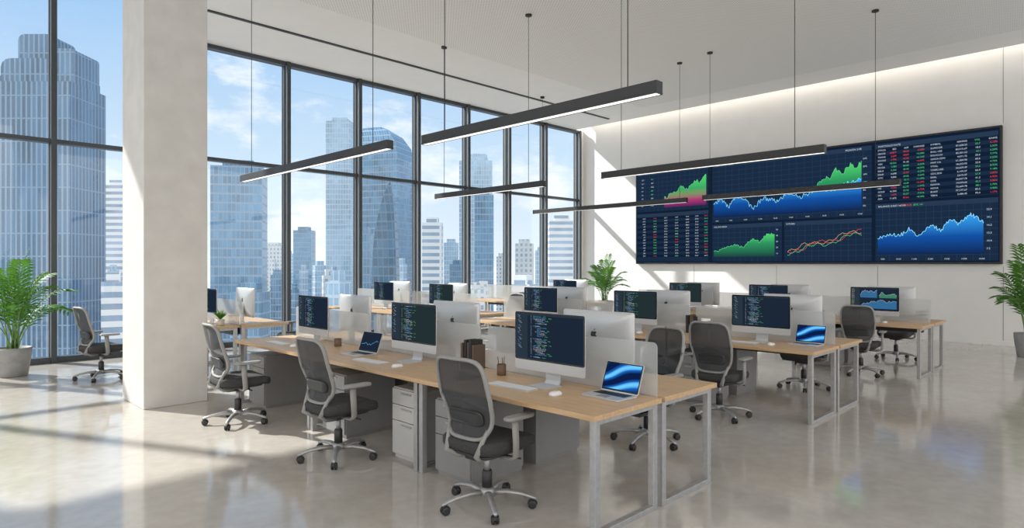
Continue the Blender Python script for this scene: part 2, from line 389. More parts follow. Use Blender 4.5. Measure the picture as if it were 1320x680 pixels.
# ---------------------------------------------------------------- monitors
CODE=["import numpy as np","from core.data import feed, rows","def load(path, n=64, mode='r'):","    with open(path) as f:","        rows = f.readlines()","    return [r.split() for r in rows]","","class Model(Base):","    def __init__(self, k, rate=.01):","        self.k = k","        self.w = np.zeros(k)","    def step(self, x, y):","        err = y - self.w @ x","        self.w += .01 * err * x","        return err ** 2","","for i in range(epochs):","    loss = model.step(x[i], y[i])","    if loss < best and i > warmup:","        best = loss","        save(model, 'run', step=i)","print('done', best)"]
def codescreen(mb,y0,y1,z0,z1,x,seed=0,rows=20):
    rnd=random.Random(seed); h=(z1-z0)/(rows+1); sz=h*.92
    for i in range(rows):
        s_=CODE[(i+seed*5)%len(CODE)]
        if not s_: continue
        ind=(len(s_)-len(s_.lstrip()))*sz*.5; z=z1-h*(i+1)
        parts=s_.strip().split(' ',1); y=y0-(y0-y1)*.27-ind
        text(mb,'%d'%(i+10),(x,y0-(y0-y1)*.23,z),(0,-1,0),(0,0,1),sz*.8,0)
        c=rnd.choice([1,3,1,2]); text(mb,parts[0],(x,y,z),(0,-1,0),(0,0,1),sz,c)
        w=max(v.x for v in tmesh(parts[0])[0])*sz
        if len(parts)>1:
            text(mb,parts[1],(x,y-w-sz*.3,z),(0,-1,0),(0,0,1),sz,rnd.choice([0,0,0,1]))
            w+=max(v.x for v in tmesh(parts[1])[0])*sz+sz*.6
            if y-w-.12>y1+.05 and rnd.random()<.5: text(mb,rnd.choice(['# cache','# feed','# rate']),(x,y-w-.02,z),(0,-1,0),(0,0,1),sz,2)
        if i<rows*.8: text(mb,rnd.choice(['data.py','src','test.py','main.py','util','core','init.py']),(x,y0-(y0-y1)*.02-(i%3)*.010,z),(0,-1,0),(0,0,1),sz*.85,rnd.choice([0,0,1]))
def lineq(pts_top,base,x,mb,m=0):
    for a,b in zip(pts_top[:-1],pts_top[1:]):
        mb.poly([(x,a[0],base),(x,b[0],base),(x,b[0],b[1]),(x,a[0],a[1])],m)
def strip(pts,w,x,mb,m=0):
    for a,b in zip(pts[:-1],pts[1:]):
        d=Vector((b[0]-a[0],b[1]-a[1])).normalized()*w; n=(-d.y,d.x)
        mb.poly([(x,a[0]-n[0],a[1]-n[1]),(x,b[0]-n[0],b[1]-n[1]),(x,b[0]+n[0],b[1]+n[1]),(x,a[0]+n[0],a[1]+n[1])],m)
def build_monitor(kind,logo):
    r=thing('desktop_computer','silver all-in-one desktop computer showing lines of code','computer','all-in-one computers on the desks')
    mb=MB(); rings=[]
    for x,sc in((0,1),(.006,1),(.012,.988),(.022,.90),(.034,.74),(.044,.50),(.049,.28)):
        rings.append([Vector((x,y,.315+z)) for y,z in rr(.345*sc,.22*sc,.018+.10*(1-sc),6)])
    mb.loft(rings); mb.obj('casing',M['alu'],r)
    mb=MB(); mb.loft([[Vector((x,y,.352+z)) for y,z in rr(.343,.182,.016,5)] for x in(-.0015,.001)],smooth=False); mb.obj('screen_bezel',M['glassblk'],r)
    mb=MB(); mb.box((-.0028,-.330,.182),(-.0012,.330,.522),0,0); mb.box((-.0032,.21,.182),(-.0027,.330,.522),0,1); mb.box((-.0032,-.330,.511),(-.0027,.21,.522),0,1)
    sc=mb.obj('display',[M['scrt'] if kind=='b' else M['scr'],M['bar']],r)
    if kind in'ab':
        mb=MB(); codescreen(mb,.325,-.325,.186,.513,-.0040,0 if kind=='a' else 1,30 if kind=='a' else 28)
        mb.obj('screen_text',TX,sc,rec=False)
    else:
        rnd=random.Random(5)
        for (ya,yb,za,zb,m) in((.20,-.04,.37,.49,1),(-.07,-.31,.37,.49,2),(.20,-.31,.20,.34,1)):
            pts=[]; v=.3
            for i in range(35):
                v=min(1,max(.15,v+rnd.uniform(-.12,.15))); pts.append((ya+(yb-ya)*i/34,za+(zb-za)*v))
            mb=MB(); lineq(pts,za,-.004,mb,m); strip(pts,.0012,-.0045,mb,0); mb.obj('chart',DX,sc,rec=False)
        mb=MB()
        for i in range(26): text(mb,rnd.choice(['EUR 1.09','JPY 151','GBP 1.27','CHF 0.91']),(-.0042,.325,.50-i*.0122),(0,-1,0),(0,0,1),.011,rnd.choice([0,2,4]))
        mb.obj('screen_text',TX,sc,rec=False)
    mb=MB(); mb.loft([[Vector((-.035+x,y,z)) for x,y in rr(.085,.095,.012,3)] for z in(0,.006)],smooth=False)
    for a,b in(((.04,.0),(.055,.03)),((.055,.03),(.058,.2)),((.058,.2),(.042,.34))):
        mb.loft([[Vector((a[0]-.005,-.07,a[1])),Vector((a[0]+.005,-.07,a[1])),Vector((a[0]+.005,.07,a[1])),Vector((a[0]-.005,.07,a[1]))],
                 [Vector((b[0]-.005,-.07,b[1])),Vector((b[0]+.005,-.07,b[1])),Vector((b[0]+.005,.07,b[1])),Vector((b[0]-.005,.07,b[1]))]],smooth=False)
    mb.obj('stand',M['alu'],r)
    if logo:
        P=[(0,.30),(.12,.36),(.24,.35),(.33,.28),(.25,.20),(.21,.08),(.24,-.03),(.36,-.10),(.30,-.24),(.20,-.37),(.10,-.39),(0,-.35),(-.10,-.39),(-.20,-.37),(-.30,-.24),(-.37,-.08),(-.38,.08),(-.34,.24),(-.24,.35),(-.12,.36)]
        mb=MB(); k=.078; X=.0500; zc=.350
        mb.poly([(X,p[0]*k,zc+p[1]*k) for p in P]); mb.poly([(X,p[0]*k,zc+p[1]*k) for p in[(.0,.42),(.02,.52),(.10,.62),(.16,.64),(.14,.53),(.08,.45)]])
        mb.obj('emblem',M['logo'],r,'dark fruit-shaped emblem on the back')
    return Proto(r)
ma=build_monitor('a',True); mbb=build_monitor('b',True); mc=build_monitor('c',False)
ZD=.75
L_BK='silver all-in-one computer seen from its plain metal back'
for(x,y,p,rot,lab) in [
 (3.50,3.12,ma,0,'large silver all-in-one computer showing dark blue code editor'),
 (3.50,4.80,mbb,0,'silver all-in-one computer with teal-dark code editor'),
 (3.50,6.72,ma,0,'silver all-in-one computer with code, near frosted panel'),
 (3.98,3.03,ma,math.pi,L_BK),(3.98,4.75,ma,math.pi,L_BK),(3.98,6.6,ma,math.pi,L_BK),
 (7.22,3.15,ma,0,'silver all-in-one computer with code, beside blue laptop'),
 (7.22,4.87,mbb,0,'silver all-in-one computer with code on middle desk'),
 (7.22,6.6,ma,0,'silver all-in-one computer on middle desk far end'),
 (7.78,3.0,ma,math.pi,L_BK),(7.78,4.7,ma,math.pi,L_BK),(7.78,6.5,ma,math.pi,L_BK),
 (11.05,3.0,mc,0,'silver all-in-one computer showing muted trading charts'),
 (11.05,4.68,ma,0,'silver all-in-one computer with code on rear desk'),(11.05,6.3,mbb,0,'silver all-in-one computer with code on rear desk'),
 (11.58,2.9,ma,math.pi,L_BK),(11.58,4.5,ma,math.pi,L_BK),(11.58,6.2,ma,math.pi,L_BK),
 (3.50,9.98,ma,0,'silver all-in-one computer on desk by windows'),(3.98,9.78,ma,math.pi,L_BK),
 (7.22,9.05,mbb,0,'silver all-in-one computer on window-side desk'),(7.78,9.3,ma,math.pi,L_BK),(7.22,10.9,ma,0,'silver all-in-one computer on window-side desk'),(7.78,11.1,ma,math.pi,L_BK),
 (11.05,9.35,ma,0,'silver all-in-one computer near the corner palm'),(11.58,9.45,ma,math.pi,L_BK)]:
    p.place((x,y,ZD),rot,lab)
r=thing('keyboard','slim silver keyboard with white keys on oak desk','keyboard','slim keyboards on the desks')
mb=MB(); mb.loft([[Vector((x,y,z)) for x,y in rr(.06,.21,.01,3)] for z in(0,.009)],smooth=False); mb.obj('body',M['alu'],r)
mb=MB()
for i in range(5):
    for j in range(14):
        x=.05-i*.021; y=.20-j*.0288
        if i==4 and 3<j<9:
            if j==4: mb.box((x-.018,y-.138,.009),(x,y,.012))
            continue
        mb.box((x-.018,y-.025,.009),(x,y,.012))
mb.obj('keys',M['key'],r)
kb=Proto(r)
for x,y,rt in((3.28,3.28,.0),(3.2,5.05,.05),(3.2,6.95,0),(7.0,3.3,0),(7.0,5.0,0),(10.85,3.2,0),(10.85,4.8,0),(3.25,10.1,0),(7.0,9.2,0)): kb.place((x,y,ZD),rt)
r=thing('computer_mouse','white low-profile computer mouse on desk','mouse','computer mice on the desks')
mb=MB(); mb.loft([[Vector((x*s_,y*s_,z)) for x,y in rr(.055,.03,.028,6)] for z,s_ in((0,.94),(.006,1.),(.016,.93),(.024,.75),(.028,.45))]); mb.obj('body',M['key'],r)
mb=MB(); mb.box((.01,-.003,.024),(.03,.003,.0295),.001); mb.obj('scroll_wheel',M['cabd'],r)
ms=Proto(r)
for x,y in((3.28,2.86),(3.2,4.62),(3.2,6.55),(7.0,2.93),(7.0,4.65),(10.85,2.8)): ms.place((x,y,ZD),0)
def build_laptop(kind):
    r=thing('laptop','open silver laptop with blue abstract wallpaper on oak desk','laptop','open laptops on the desks')
    mb=MB(); mb.loft([[Vector((x*s_,y*s_,z)) for x,y in rr(.11,.16,.012,4)] for z,s_ in((0,.97),(.004,1.),(.014,1.))],smooth=False); mb.obj('base',M['alu'],r)
    mb=MB()
    for i in range(5):
        for j in range(13):
            x=.085-i*.019; y=.135-j*.0208; mb.box((x-.016,y-.018,.014),(x,y,.0155))
    mb.obj('keys',M['black'],r)
    mb=MB(); mb.box((-.09,-.045,.014),(-.022,.045,.0146)); mb.obj('touchpad',M['cab'],r)
    X=Matrix.Translation((.108,0,.012))@Matrix.Rotation(math.radians(20),4,'Y')
    mb=MB(); mb.loft([[X@Vector((x,y,.105+z)) for y,z in rr(.16,.105,.01,4)] for x in(0,.007)],smooth=False); lid=mb.obj('lid',M['alu'],r)
    mb=MB(); mb.loft([[X@Vector((x,y,.108+z)) for y,z in rr(.156,.099,.006,3)] for x in(-.0012,.0005)],smooth=False); mb.obj('screen_bezel',M['glassblk'],lid)
    mb=MB(); mb.poly([X@Vector((-.0018,y,.109+z)) for y,z in((.148,-.088),(-.148,-.088),(-.148,.09),(.148,.09))])
    if kind=='w': mb.obj('display',M['wallp'],lid)
    else:
        mb.obj('display',M['scr'],lid); mb=MB(); rnd=random.Random(3); pts=[];v=.4
        for i in range(16): v=min(.95,max(.2,v+rnd.uniform(-.1,.15))); pts.append((.13-.26*i/15,v))
        for a,b in zip(pts[:-1],pts[1:]): mb.poly([X@Vector((-.0026,a[0],.03+a[1]*.13)),X@Vector((-.0026,b[0],.03+b[1]*.13)),X@Vector((-.0026,b[0],.034+b[1]*.13)),X@Vector((-.0026,a[0],.034+a[1]*.13))])
        mb.obj('screen_chart',M['tb'],lid)
    return Proto(r)
lw=build_laptop('w'); lc=build_laptop('c')
lw.place((3.50,2.57,ZD),-.05,'open silver laptop with blue swirl wallpaper beside display')
lw.place((7.28,2.66,ZD),0,'open silver laptop with glowing blue wallpaper at desk end')
lc.place((3.36,5.52,ZD),.05,'open dark-screened laptop showing a line chart')
def book(w,h,d,cov):
    r=thing('book','dark hardcover book standing upright on oak desk' if cov=='book' else 'brown hardcover book standing upright on oak desk','book','dark books standing on the desks')
    mb=MB(); mb.box((-d/2,-w/2,0),(d/2,-w/2+.003,h)); mb.box((-d/2,w/2-.003,0),(d/2,w/2,h)); mb.box((-d/2-.003,-w/2,0),(-d/2+.002,w/2,h),.001); mb.obj('cover',M[cov],r)
    MB().box((-d/2+.003,-w/2+.004,.004),(d/2-.006,w/2-.004,h-.008)).obj('pages',M['paper'],r)
    return r
for x,y,hs in((3.64,4.20,((.026,.215,'bookb'),(.034,.245,'book'),(.022,.225,'bookb'),(.034,.25,'book'),(.024,.21,'bookb'))),(7.55,4.25,((.04,.23,'book'),(.05,.24,'bookb'),(.04,.22,'book')))):
    for w,h,c in hs:
        b=book(w,h,.13,c); b.location=(x+random.uniform(-.012,.012),y-w/2,ZD); b.rotation_euler=(0,0,random.uniform(-.03,.03)); y-=w+.010
tag(MB().box((3.18,3.72,ZD),(3.38,3.86,ZD+.012),.003).obj('notebook',M['book']),'black closed notebook lying on desk','notebook')
tag(MB().box((3.35,3.95,ZD),(3.42,4.08,ZD+.010),.003).obj('smartphone',M['glassblk']),'black smartphone lying face up on desk','phone')
def cup(x,y,np_,r_=.038,h=.09,ma_='cup'):
    r=MB().lathe([(r_*.9,0),(r_,.004),(r_,h),(r_*.9,h),(r_*.88,.006)],20).obj('pencil_cup',M[ma_]); r.location=(x,y,ZD)
    tag(r,'small brown leather cup holding pencils' if np_ else 'small brown ceramic mug on desk','cup')
    for i in range(np_):
        a=i*2.1; o=MB().tube([(0,0,0),(0,0,.12),(0,0,.135),(0,0,.145)],[.0035,.0035,.0035,.0008],6).obj('pencil',M['pencil' if i%2 else 'pencild'])
        o.location=(x+.014*math.cos(a),y+.014*math.sin(a),ZD+.008); o.rotation_euler=(-.13*math.sin(a),.13*math.cos(a),0)
        tag(o,'pencil standing in the brown desk cup','pencil','pencils in desk cup')
cup(3.56,3.68,5); cup(3.55,6.25,0,.04,.085)
r=thing('letter_tray','black wire letter tray stacked with papers','tray'); r.location=(11.85,2.6,ZD)
for k in range(3):
    z=.005+k*.06
    mb=MB(); mb.box((-.16,-.12,z),(.16,.12,z+.006)); mb.box((-.16,-.12,z),(-.155,.12,z+.03)); mb.box((-.16,-.12,z),(.16,-.115,z+.03)); mb.box((-.16,.115,z),(.16,.12,z+.03)); mb.obj('tray_shelf',M['dark'],r)
    MB().box((-.14,-.105,z+.006),(.14,.105,z+.03),.002).obj('paper_stack',M['paper'],r)
mb=MB()
for sx in(-.155,.155):
    for sy in(-.115,.115): mb.box((sx-.004,sy-.004,0),(sx+.004,sy+.004,.16))
mb.obj('post',M['dark'],r)

# ---------------------------------------------------------------- plants
def frond(mb,base,az,L,lift,width,nl=16,m=0,ms_=1,droop=1.,lw_=.019):
    ux=Vector((math.cos(az),math.sin(az),0)); pts=[]
    for i in range(13):
        t=i/12; pts.append(base+ux*(L*lift[0]*t**1.35)+Vector((0,0,L*(lift[1]*t-droop*.46*t**2.6))))
    mb.tube(pts,[.009*(1-.85*i/12)+.001 for i in range(13)],5,m=ms_)
    side=Vector((-ux.y,ux.x,0))
    for i in range(nl):
        t=.30+.70*i/(nl-1); f=t*12; k=min(11,int(f)); p=pts[k].lerp(pts[k+1],f-k); tg=(pts[k+1]-pts[k]).normalized()
        ln=width*(math.sin(math.pi*min(1,(t-.18)/.90)))**.55+.05
        for s_ in(-1,1):
            d=(side*s_*.90+tg*.68+Vector((0,0,.10))).normalized(); w=tg.cross(d).cross(d).normalized()*lw_*(1 if ln>.1 else .6)
            q0=p+d*ln*.25; q1=p+d*ln*.6+Vector((0,0,-ln*.05)); q2=p+d*ln+Vector((0,0,-ln*.30))
            a=[mb.bm.verts.new(v) for v in(p,q0+w*.8,q1+w*.8,q2,q1-w*.8,q0-w*.8)]
            ff=mb.bm.faces.new(a); ff.material_index=m; ff.smooth=True
def palm(x,y,h,lab,pr=.22,ph=.40,n=15,seed=1,potm='pot',spread=1.,wd=.24):
    rnd=random.Random(seed); r=thing('potted_palm',lab,'plant','tall potted palms'); r.location=(x,y,0)
    MB().lathe([(pr*.72,0),(pr*.78,.01),(pr*.98,ph*.75),(pr,ph),(pr*.92,ph),(pr*.88,ph-.05)],28).obj('pot',M[potm],r)
    MB().lathe([(pr*.86,ph-.07),(pr*.88,ph-.04),(pr*.4,ph-.03)],20).obj('soil',M['soil'],r)
    mb=MB()
    for i in range(n):
        az=i*2.4+rnd.uniform(-.3,.3); k=i/n; L=(h-ph)*rnd.uniform(.88,1.05)
        frond(mb,Vector((rnd.uniform(-.06,.06),rnd.uniform(-.06,.06),ph-.05)),az,L,((.16+.52*k)*spread,1.40-.55*k),wd,14,0,1,.75+.3*k)
    mb.obj('foliage',[M['leaf'],M['stem']],r)
    return r
palm(1.39,11.80,1.86,'tall green palm in round grey pot beside windows',.23,.42,19,3,spread=.88,wd=.21)
palm(14.45,1.45,1.92,'tall green palm in grey pot against white wall',.22,.42,18,5,spread=.82,wd=.22)
palm(14.8,11.0,1.82,'green palm in grey pot in the room corner',.24,.6,20,8,spread=.95,wd=.24)
def splant(x,y,h,lab):
    r=thing('potted_plant',lab,'plant'); r.location=(x,y,ZD); rnd=random.Random(int(x*10)); s=h/.13
    MB().lathe([(.035*s,0),(.04*s,.003),(.05*s,.08*s),(.045*s,.08*s),(.043*s,.07*s)],18).obj('pot',M['potw'],r)
    MB().lathe([(.042*s,.06*s),(.043*s,.072*s),(.01*s,.074*s)],14).obj('soil',M['soil'],r)
    mb=MB()
    for i in range(50):
        az=rnd.uniform(0,6.28); ln=h*rnd.uniform(.7,1.1); sp=rnd.uniform(.1,.85)
        d=Vector((math.cos(az)*sp,math.sin(az)*sp,1)).normalized(); p=Vector((0,0,.07*s)); w=Vector((-math.sin(az),math.cos(az),0))*.012*s
        a=[mb.bm.verts.new(v) for v in(p,p+d*ln*.5+w,p+d*ln+Vector((math.cos(az),math.sin(az),-.4))*ln*.2,p+d*ln*.5-w)]
        mb.bm.faces.new(a)
    mb.obj('foliage',M['leaf'],r)
splant(3.50,9.50,.165,'small leafy plant in beige pot on desk'); splant(10.75,8.98,.12,'small leafy plant in beige pot on corner desk'); splant(7.55,3.95,.10,'small leafy plant in beige pot beside upright books')

# ---------------------------------------------------------------- pendant lamps
ZL=2.945
def lamp(x,y0,y1,c0,c1):
    r=thing('pendant_lamp','long black linear pendant lamp with glowing underside','lamp','linear pendant lamps'); r.location=(x,(y0+y1)/2,ZL); h=(y1-y0)/2; yc=(y0+y1)/2
    mb=MB(); mb.box((-.045,-h,.014),(.045,h,.10),.003); mb.box((-.045,-h,0),(-.036,h,.014)); mb.box((.036,-h,0),(.045,h,.014)); mb.box((-.036,-h,0),(.036,-h+.008,.014)); mb.box((-.036,h-.008,0),(.036,h,.014)); mb.obj('housing',M['dark'],r)
    mb=MB(); mb.box((-.035,-h+.01,.003),(.035,h-.01,.013)); mb.obj('diffuser',M['lamp'],r)
    for c in(c0,c1):
        yy=c-yc
        MB().tube([(0,yy,.098),(0,yy,ZC-ZL-.02)],.0045,6).obj('cable',M['black'],r)
        MB().lathe([(.02,-.045),(.055,-.04),(.055,0)],18,c=(0,yy,ZC-ZL)).obj('ceiling_canopy',M['black'],r)
lamp(4.20,2.61,5.55,2.90,5.2)
lamp(4.06,6.0,10.08,6.35,9.75)
lamp(7.80,2.63,5.84,2.98,5.5)
lamp(7.86,7.10,10.0,7.46,9.75)
lamp(11.85,2.83,6.35,3.2,6.20)
lamp(12.0,6.80,11.2,6.97,10.9)

# ---------------------------------------------------------------- video wall
XS=16.0
def PY(px): t=(px-660)/F; return XS*(1-t)/(1+t)
def S(px,py):
    y=PY(px); d=(XS+y)/R2; return (y,CH+(339.5-py)*d/F)
wr=thing('video_wall','wide black wall-mounted display with stock charts and price tables','screen'); wr.location=(XS,(PY(820)+PY(1292))/2,1.65)
OFF=Vector(wr.location)
Y0=PY(820); Y1=PY(1292); Z0=1.65; Z1=4.45
def wobj(mb,name,mats,label=None):
    for v in mb.bm.verts: v.co-=OFF
    return mb.obj(name,mats,wr,label,rec=False)
mb=MB(); mb.box((XS-.02,Y1,Z0),(XB,Y0,Z1),.008); wobj(mb,'frame',M['black'])
bg=emit('videowall_navy',(.005,.012,.029),1.); pn=emit('videowall_panel',(.009,.022,.050),1.); pnh=emit('videowall_header',(.018,.036,.072),1.); grd=emit('videowall_grid',(.019,.046,.085),1.)
mb=MB(); mb.poly([(XS-.0225,a,b) for a,b in((Y0-.04,Z0+.04),(Y1+.04,Z0+.04),(Y1+.04,Z1-.04),(Y0-.04,Z1-.04))]); wobj(mb,'display',bg)
RH=.078
def panel(ya,yb,za,zb,name,grid=0,hd=.10):
    x=XS-.025; mb=MB()
    mb.poly([(x,ya,za),(x,yb,za),(x,yb,zb),(x,ya,zb)],0)
    x-=.002
    if hd: mb.poly([(x,ya,zb-hd),(x,yb,zb-hd),(x,yb,zb),(x,ya,zb)],1)
    if grid:
        for i in range(1,grid):
            z=za+(zb-hd-za)*i/grid; mb.poly([(x,ya,z-.003),(x,yb,z-.003),(x,yb,z+.003),(x,ya,z+.003)],2)
        k=int(grid*1.8)
        for i in range(1,k):
            y=ya+(yb-ya)*i/k; mb.poly([(x,y,za),(x,y-.006,za),(x,y-.006,zb-hd),(x,y,zb-hd)],2)
    else:
        k=int((zb-za-hd)/RH)
        for i in range(0,k,2):
            z=zb-hd-RH*i; mb.poly([(x,ya,z-RH),(x,yb,z-RH),(x,yb,z),(x,ya,z)],3)
    return wobj(mb,name,[pn,pnh,grd,bg])
yl=PY(915); ym=PY(919); ymr=PY(1124); yr=PY(1129)
zt=Z1-.10; zbm=Z0+.07
panel(Y0-.06,yl+.03,3.18,zt,'chart_panel',9)
panel(Y0-.06,yl+.03,zbm,3.12,'table_panel')
panel(ym,ymr,2.76,zt,'chart_panel',12)
ymid=PY(1010)
panel(ym,ymid+.03,zbm,2.70,'chart_panel',7)
panel(ymid-.03,ymr,zbm,2.70,'chart_panel',7)
panel(yr,Y1+.06,3.06,zt,'table_panel')
panel(yr,Y1+.06,zbm,3.0,'chart_panel',9)
blu=emit_grad('chart_blue',[(0,(.005,.017,.07)),(.45,(.006,.07,.31)),(1,(.035,.32,.78))],1.)
grn=emit_grad('chart_green',[(0,(.010,.045,.045)),(.6,(.025,.26,.10)),(1,(.07,.58,.13))],1.)
gpk=emit_grad('chart_pink_green',[(0,(.08,.015,.09)),(.22,(.36,.04,.15)),(.40,(.18,.24,.11)),(.58,(.04,.34,.11)),(1,(.07,.58,.13))],1.)
def jag(pts,n,amp,seed):
    rnd=random.Random(seed); out=[]
    for (a,b) in zip(pts[:-1],pts[1:]):
        for i in range(n):
            t=i/n; out.append((a[0]+(b[0]-a[0])*t,a[1]+(b[1]-a[1])*t+rnd.uniform(-amp,amp)))
    out.append(pts[-1]); return out
def chart(pxpts,base,ma_,n=4,amp=.05,seed=1,line=None,lvl=0):
    pts=jag([S(*p) for p in pxpts],n,amp,seed); mb=MB(); x=XS-.030-lvl*.003
    lineq(pts,base,x,mb); wobj(mb,'chart',ma_)
    if line: mb=MB(); strip(pts,.006,x-.002,mb); wobj(mb,'chart_line',line)
lb=emit('chart_bright_blue',(.22,.62,.9),1.0)
chart([(857,256),(866,249),(873,246),(881,239),(888,243),(896,231),(903,236),(911,224)],3.27,gpk,6,.06,2,M['tg'])
chart([(1046,246),(1055,238),(1063,228),(1069,231),(1078,218),(1087,223),(1097,212),(1103,217),(1111,207)],3.0,grn,6,.06,4,M['tg'])
chart([(921,262),(930,256),(940,266),(951,252),(961,257),(971,269),(985,254),(1000,259),(1015,249),(1033,254),(1055,241),(1075,245),(1090,236),(1111,230)],2.90,blu,12,.06,3,lb,1)
chart([(921,324),(935,319),(948,315),(958,318),(970,308),(980,311),(990,300),(999,302)],1.84,grn,9,.035,6,M['tg'])
chart([(1132,306),(1148,300),(1160,304),(1172,294),(1185,303),(1200,290),(1213,296),(1225,283),(1238,288),(1250,274),(1258,279),(1268,287)],1.86,blu,9,.05,7,lb)
def wavy(seed,ph,w):
    rnd=random.Random(seed); out=[]
    for i in range(90):
        px=1016+(1111-1016)*i/89; tr_=323-(323-298)*(i/89)**1.1+2.6*math.sin(i/89*12+ph)+1.6*math.sin(i/89*37+ph*2)+rnd.uniform(-.8,.8)+w
        out.append(S(px,tr_))
    return out
for k,(c,ph,w_) in enumerate(((M['tr'],0.,0),(M['tg'],.9,1.8),(M['to'],1.6,-1.8))):
    mb=MB(); strip(wavy(20+k,ph,w_),.0045,XS-.030-k*.002,mb); wobj(mb,'chart_line',c)
mb=MB(); UX=(0,-1,0); UZ=(0,0,1); xt=XS-.036
def T(s_,y,z,size,m=0,al='L'): text(mb,s_,(xt,y,z),UX,UZ,size,m,al)
T('GROUP MARKET GAINS',Y0-.12,zt-.075,.055); T('TRADE WATCH BASIS',ym-.05,zt-.075,.055); T('MONTH 3.08',ymr+.55,zt-.075,.06)
T('PORTFOLIO RATE',yr-.06,zt-.075,.055); T('BALANCE SHEET NOW',yr-.06,2.925,.052); T('USD/EUR',PY(1162),2.925,.052,4); T('BTC 1H',PY(1178),2.925,.052,2)
T('VOLUME INDEX',ym-.05,2.625,.052); T('FUTURES',ymid-.08,2.625,.052)
rnd=random.Random(11)
NMS=['STOCK','GROSS','TRANS','STOXX','YEN','MCGA','RBUS','DAXI','OTC','FTSE','CAC','HSI','GOLD','OIL','GAS']
NM2=['SYMBOL','SUMICOR','BULL USE','EOLN.CO','GHCA.CDN','MHT CA','YTINL','YOBR.USD','CDC.IDX','EARL','CITE','DAIWA','NOVA','BUNT','TERN']
k=int((zt-3.06-.10)/RH)
for i in range(k):
    z=zt-.10-.06-i*RH
    T(NMS[i],yr-.05,z,.050)
    T('%d,%03d'%(rnd.randint(1,19),rnd.randint(0,999)) if i else 'BID',PY(1156),z,.050,rnd.choice([2,4,0]) if i else 0,'R')
    T('%d.%02d'%(rnd.randint(1,99),rnd.randint(0,99)) if i else 'ASK',PY(1172),z,.050,rnd.choice([2,0,4]) if i else 0,'R')
    T('%+.2f%%'%rnd.uniform(-9,9) if i else 'CHANGE',PY(1192),z,.050,rnd.choice([2,4]) if i else 0,'R')
    T(NM2[i],PY(1200),z,.050)
    T('%d,%03d.%02d'%(rnd.randint(1,99),rnd.randint(0,999),rnd.randint(0,99)) if i else 'ASKING',PY(1247),z,.050,0,'R')
    T('%d.%01d'%(rnd.randint(10,99),rnd.randint(0,9)) if i else 'VOL',PY(1264),z,.050,rnd.choice([0,2]),'R')
    T('%.2f%%'%rnd.uniform(1,9) if i else 'GAINS',PY(1286),z,.050,rnd.choice([2,2,4]) if i else 0,'R')
for i in range(15):
    z=3.12-.10-.06-i*RH
    for j,px in enumerate((833,847,861,875,889,901,913)):
        T(rnd.choice(['AUD','GBP','JPY','CHF','EUR']) if j==0 else '%d.%02d'%(rnd.randint(10,99),rnd.randint(0,99)),PY(px),z,.046,0 if j in(0,2,4,5) else rnd.choice([2,2,4,0]),'R')
for i in range(6): T('%d.%d'%(22-i*3,i),PY(1272),2.75-i*.16,.052)
for i in range(7): T('%d:00'%(9+i),PY(1136)+(PY(1262)-PY(1136))*i/6.,Z0+.095,.045)
for i in range(7): T('%d%%'%(24-i*4),PY(1113),4.05-i*.18,.052)
for i in range(10): T('%d:30'%(8+i),ym-.1+(PY(1100)-ym)*i/9.,2.79,.045)
for i in range(5): T('%d'%(50-i*10),PY(1001),2.5-i*.15,.05)
for i in range(8): T('%.1f'%(12-i*1.1),PY(828),4.1-i*.11,.05); T(rnd.choice(['S&P','OIL','GOLD','GAS']),PY(840),4.1-i*.11,.05,rnd.choice([0,2]))
wobj(mb,'screen_text',TX)

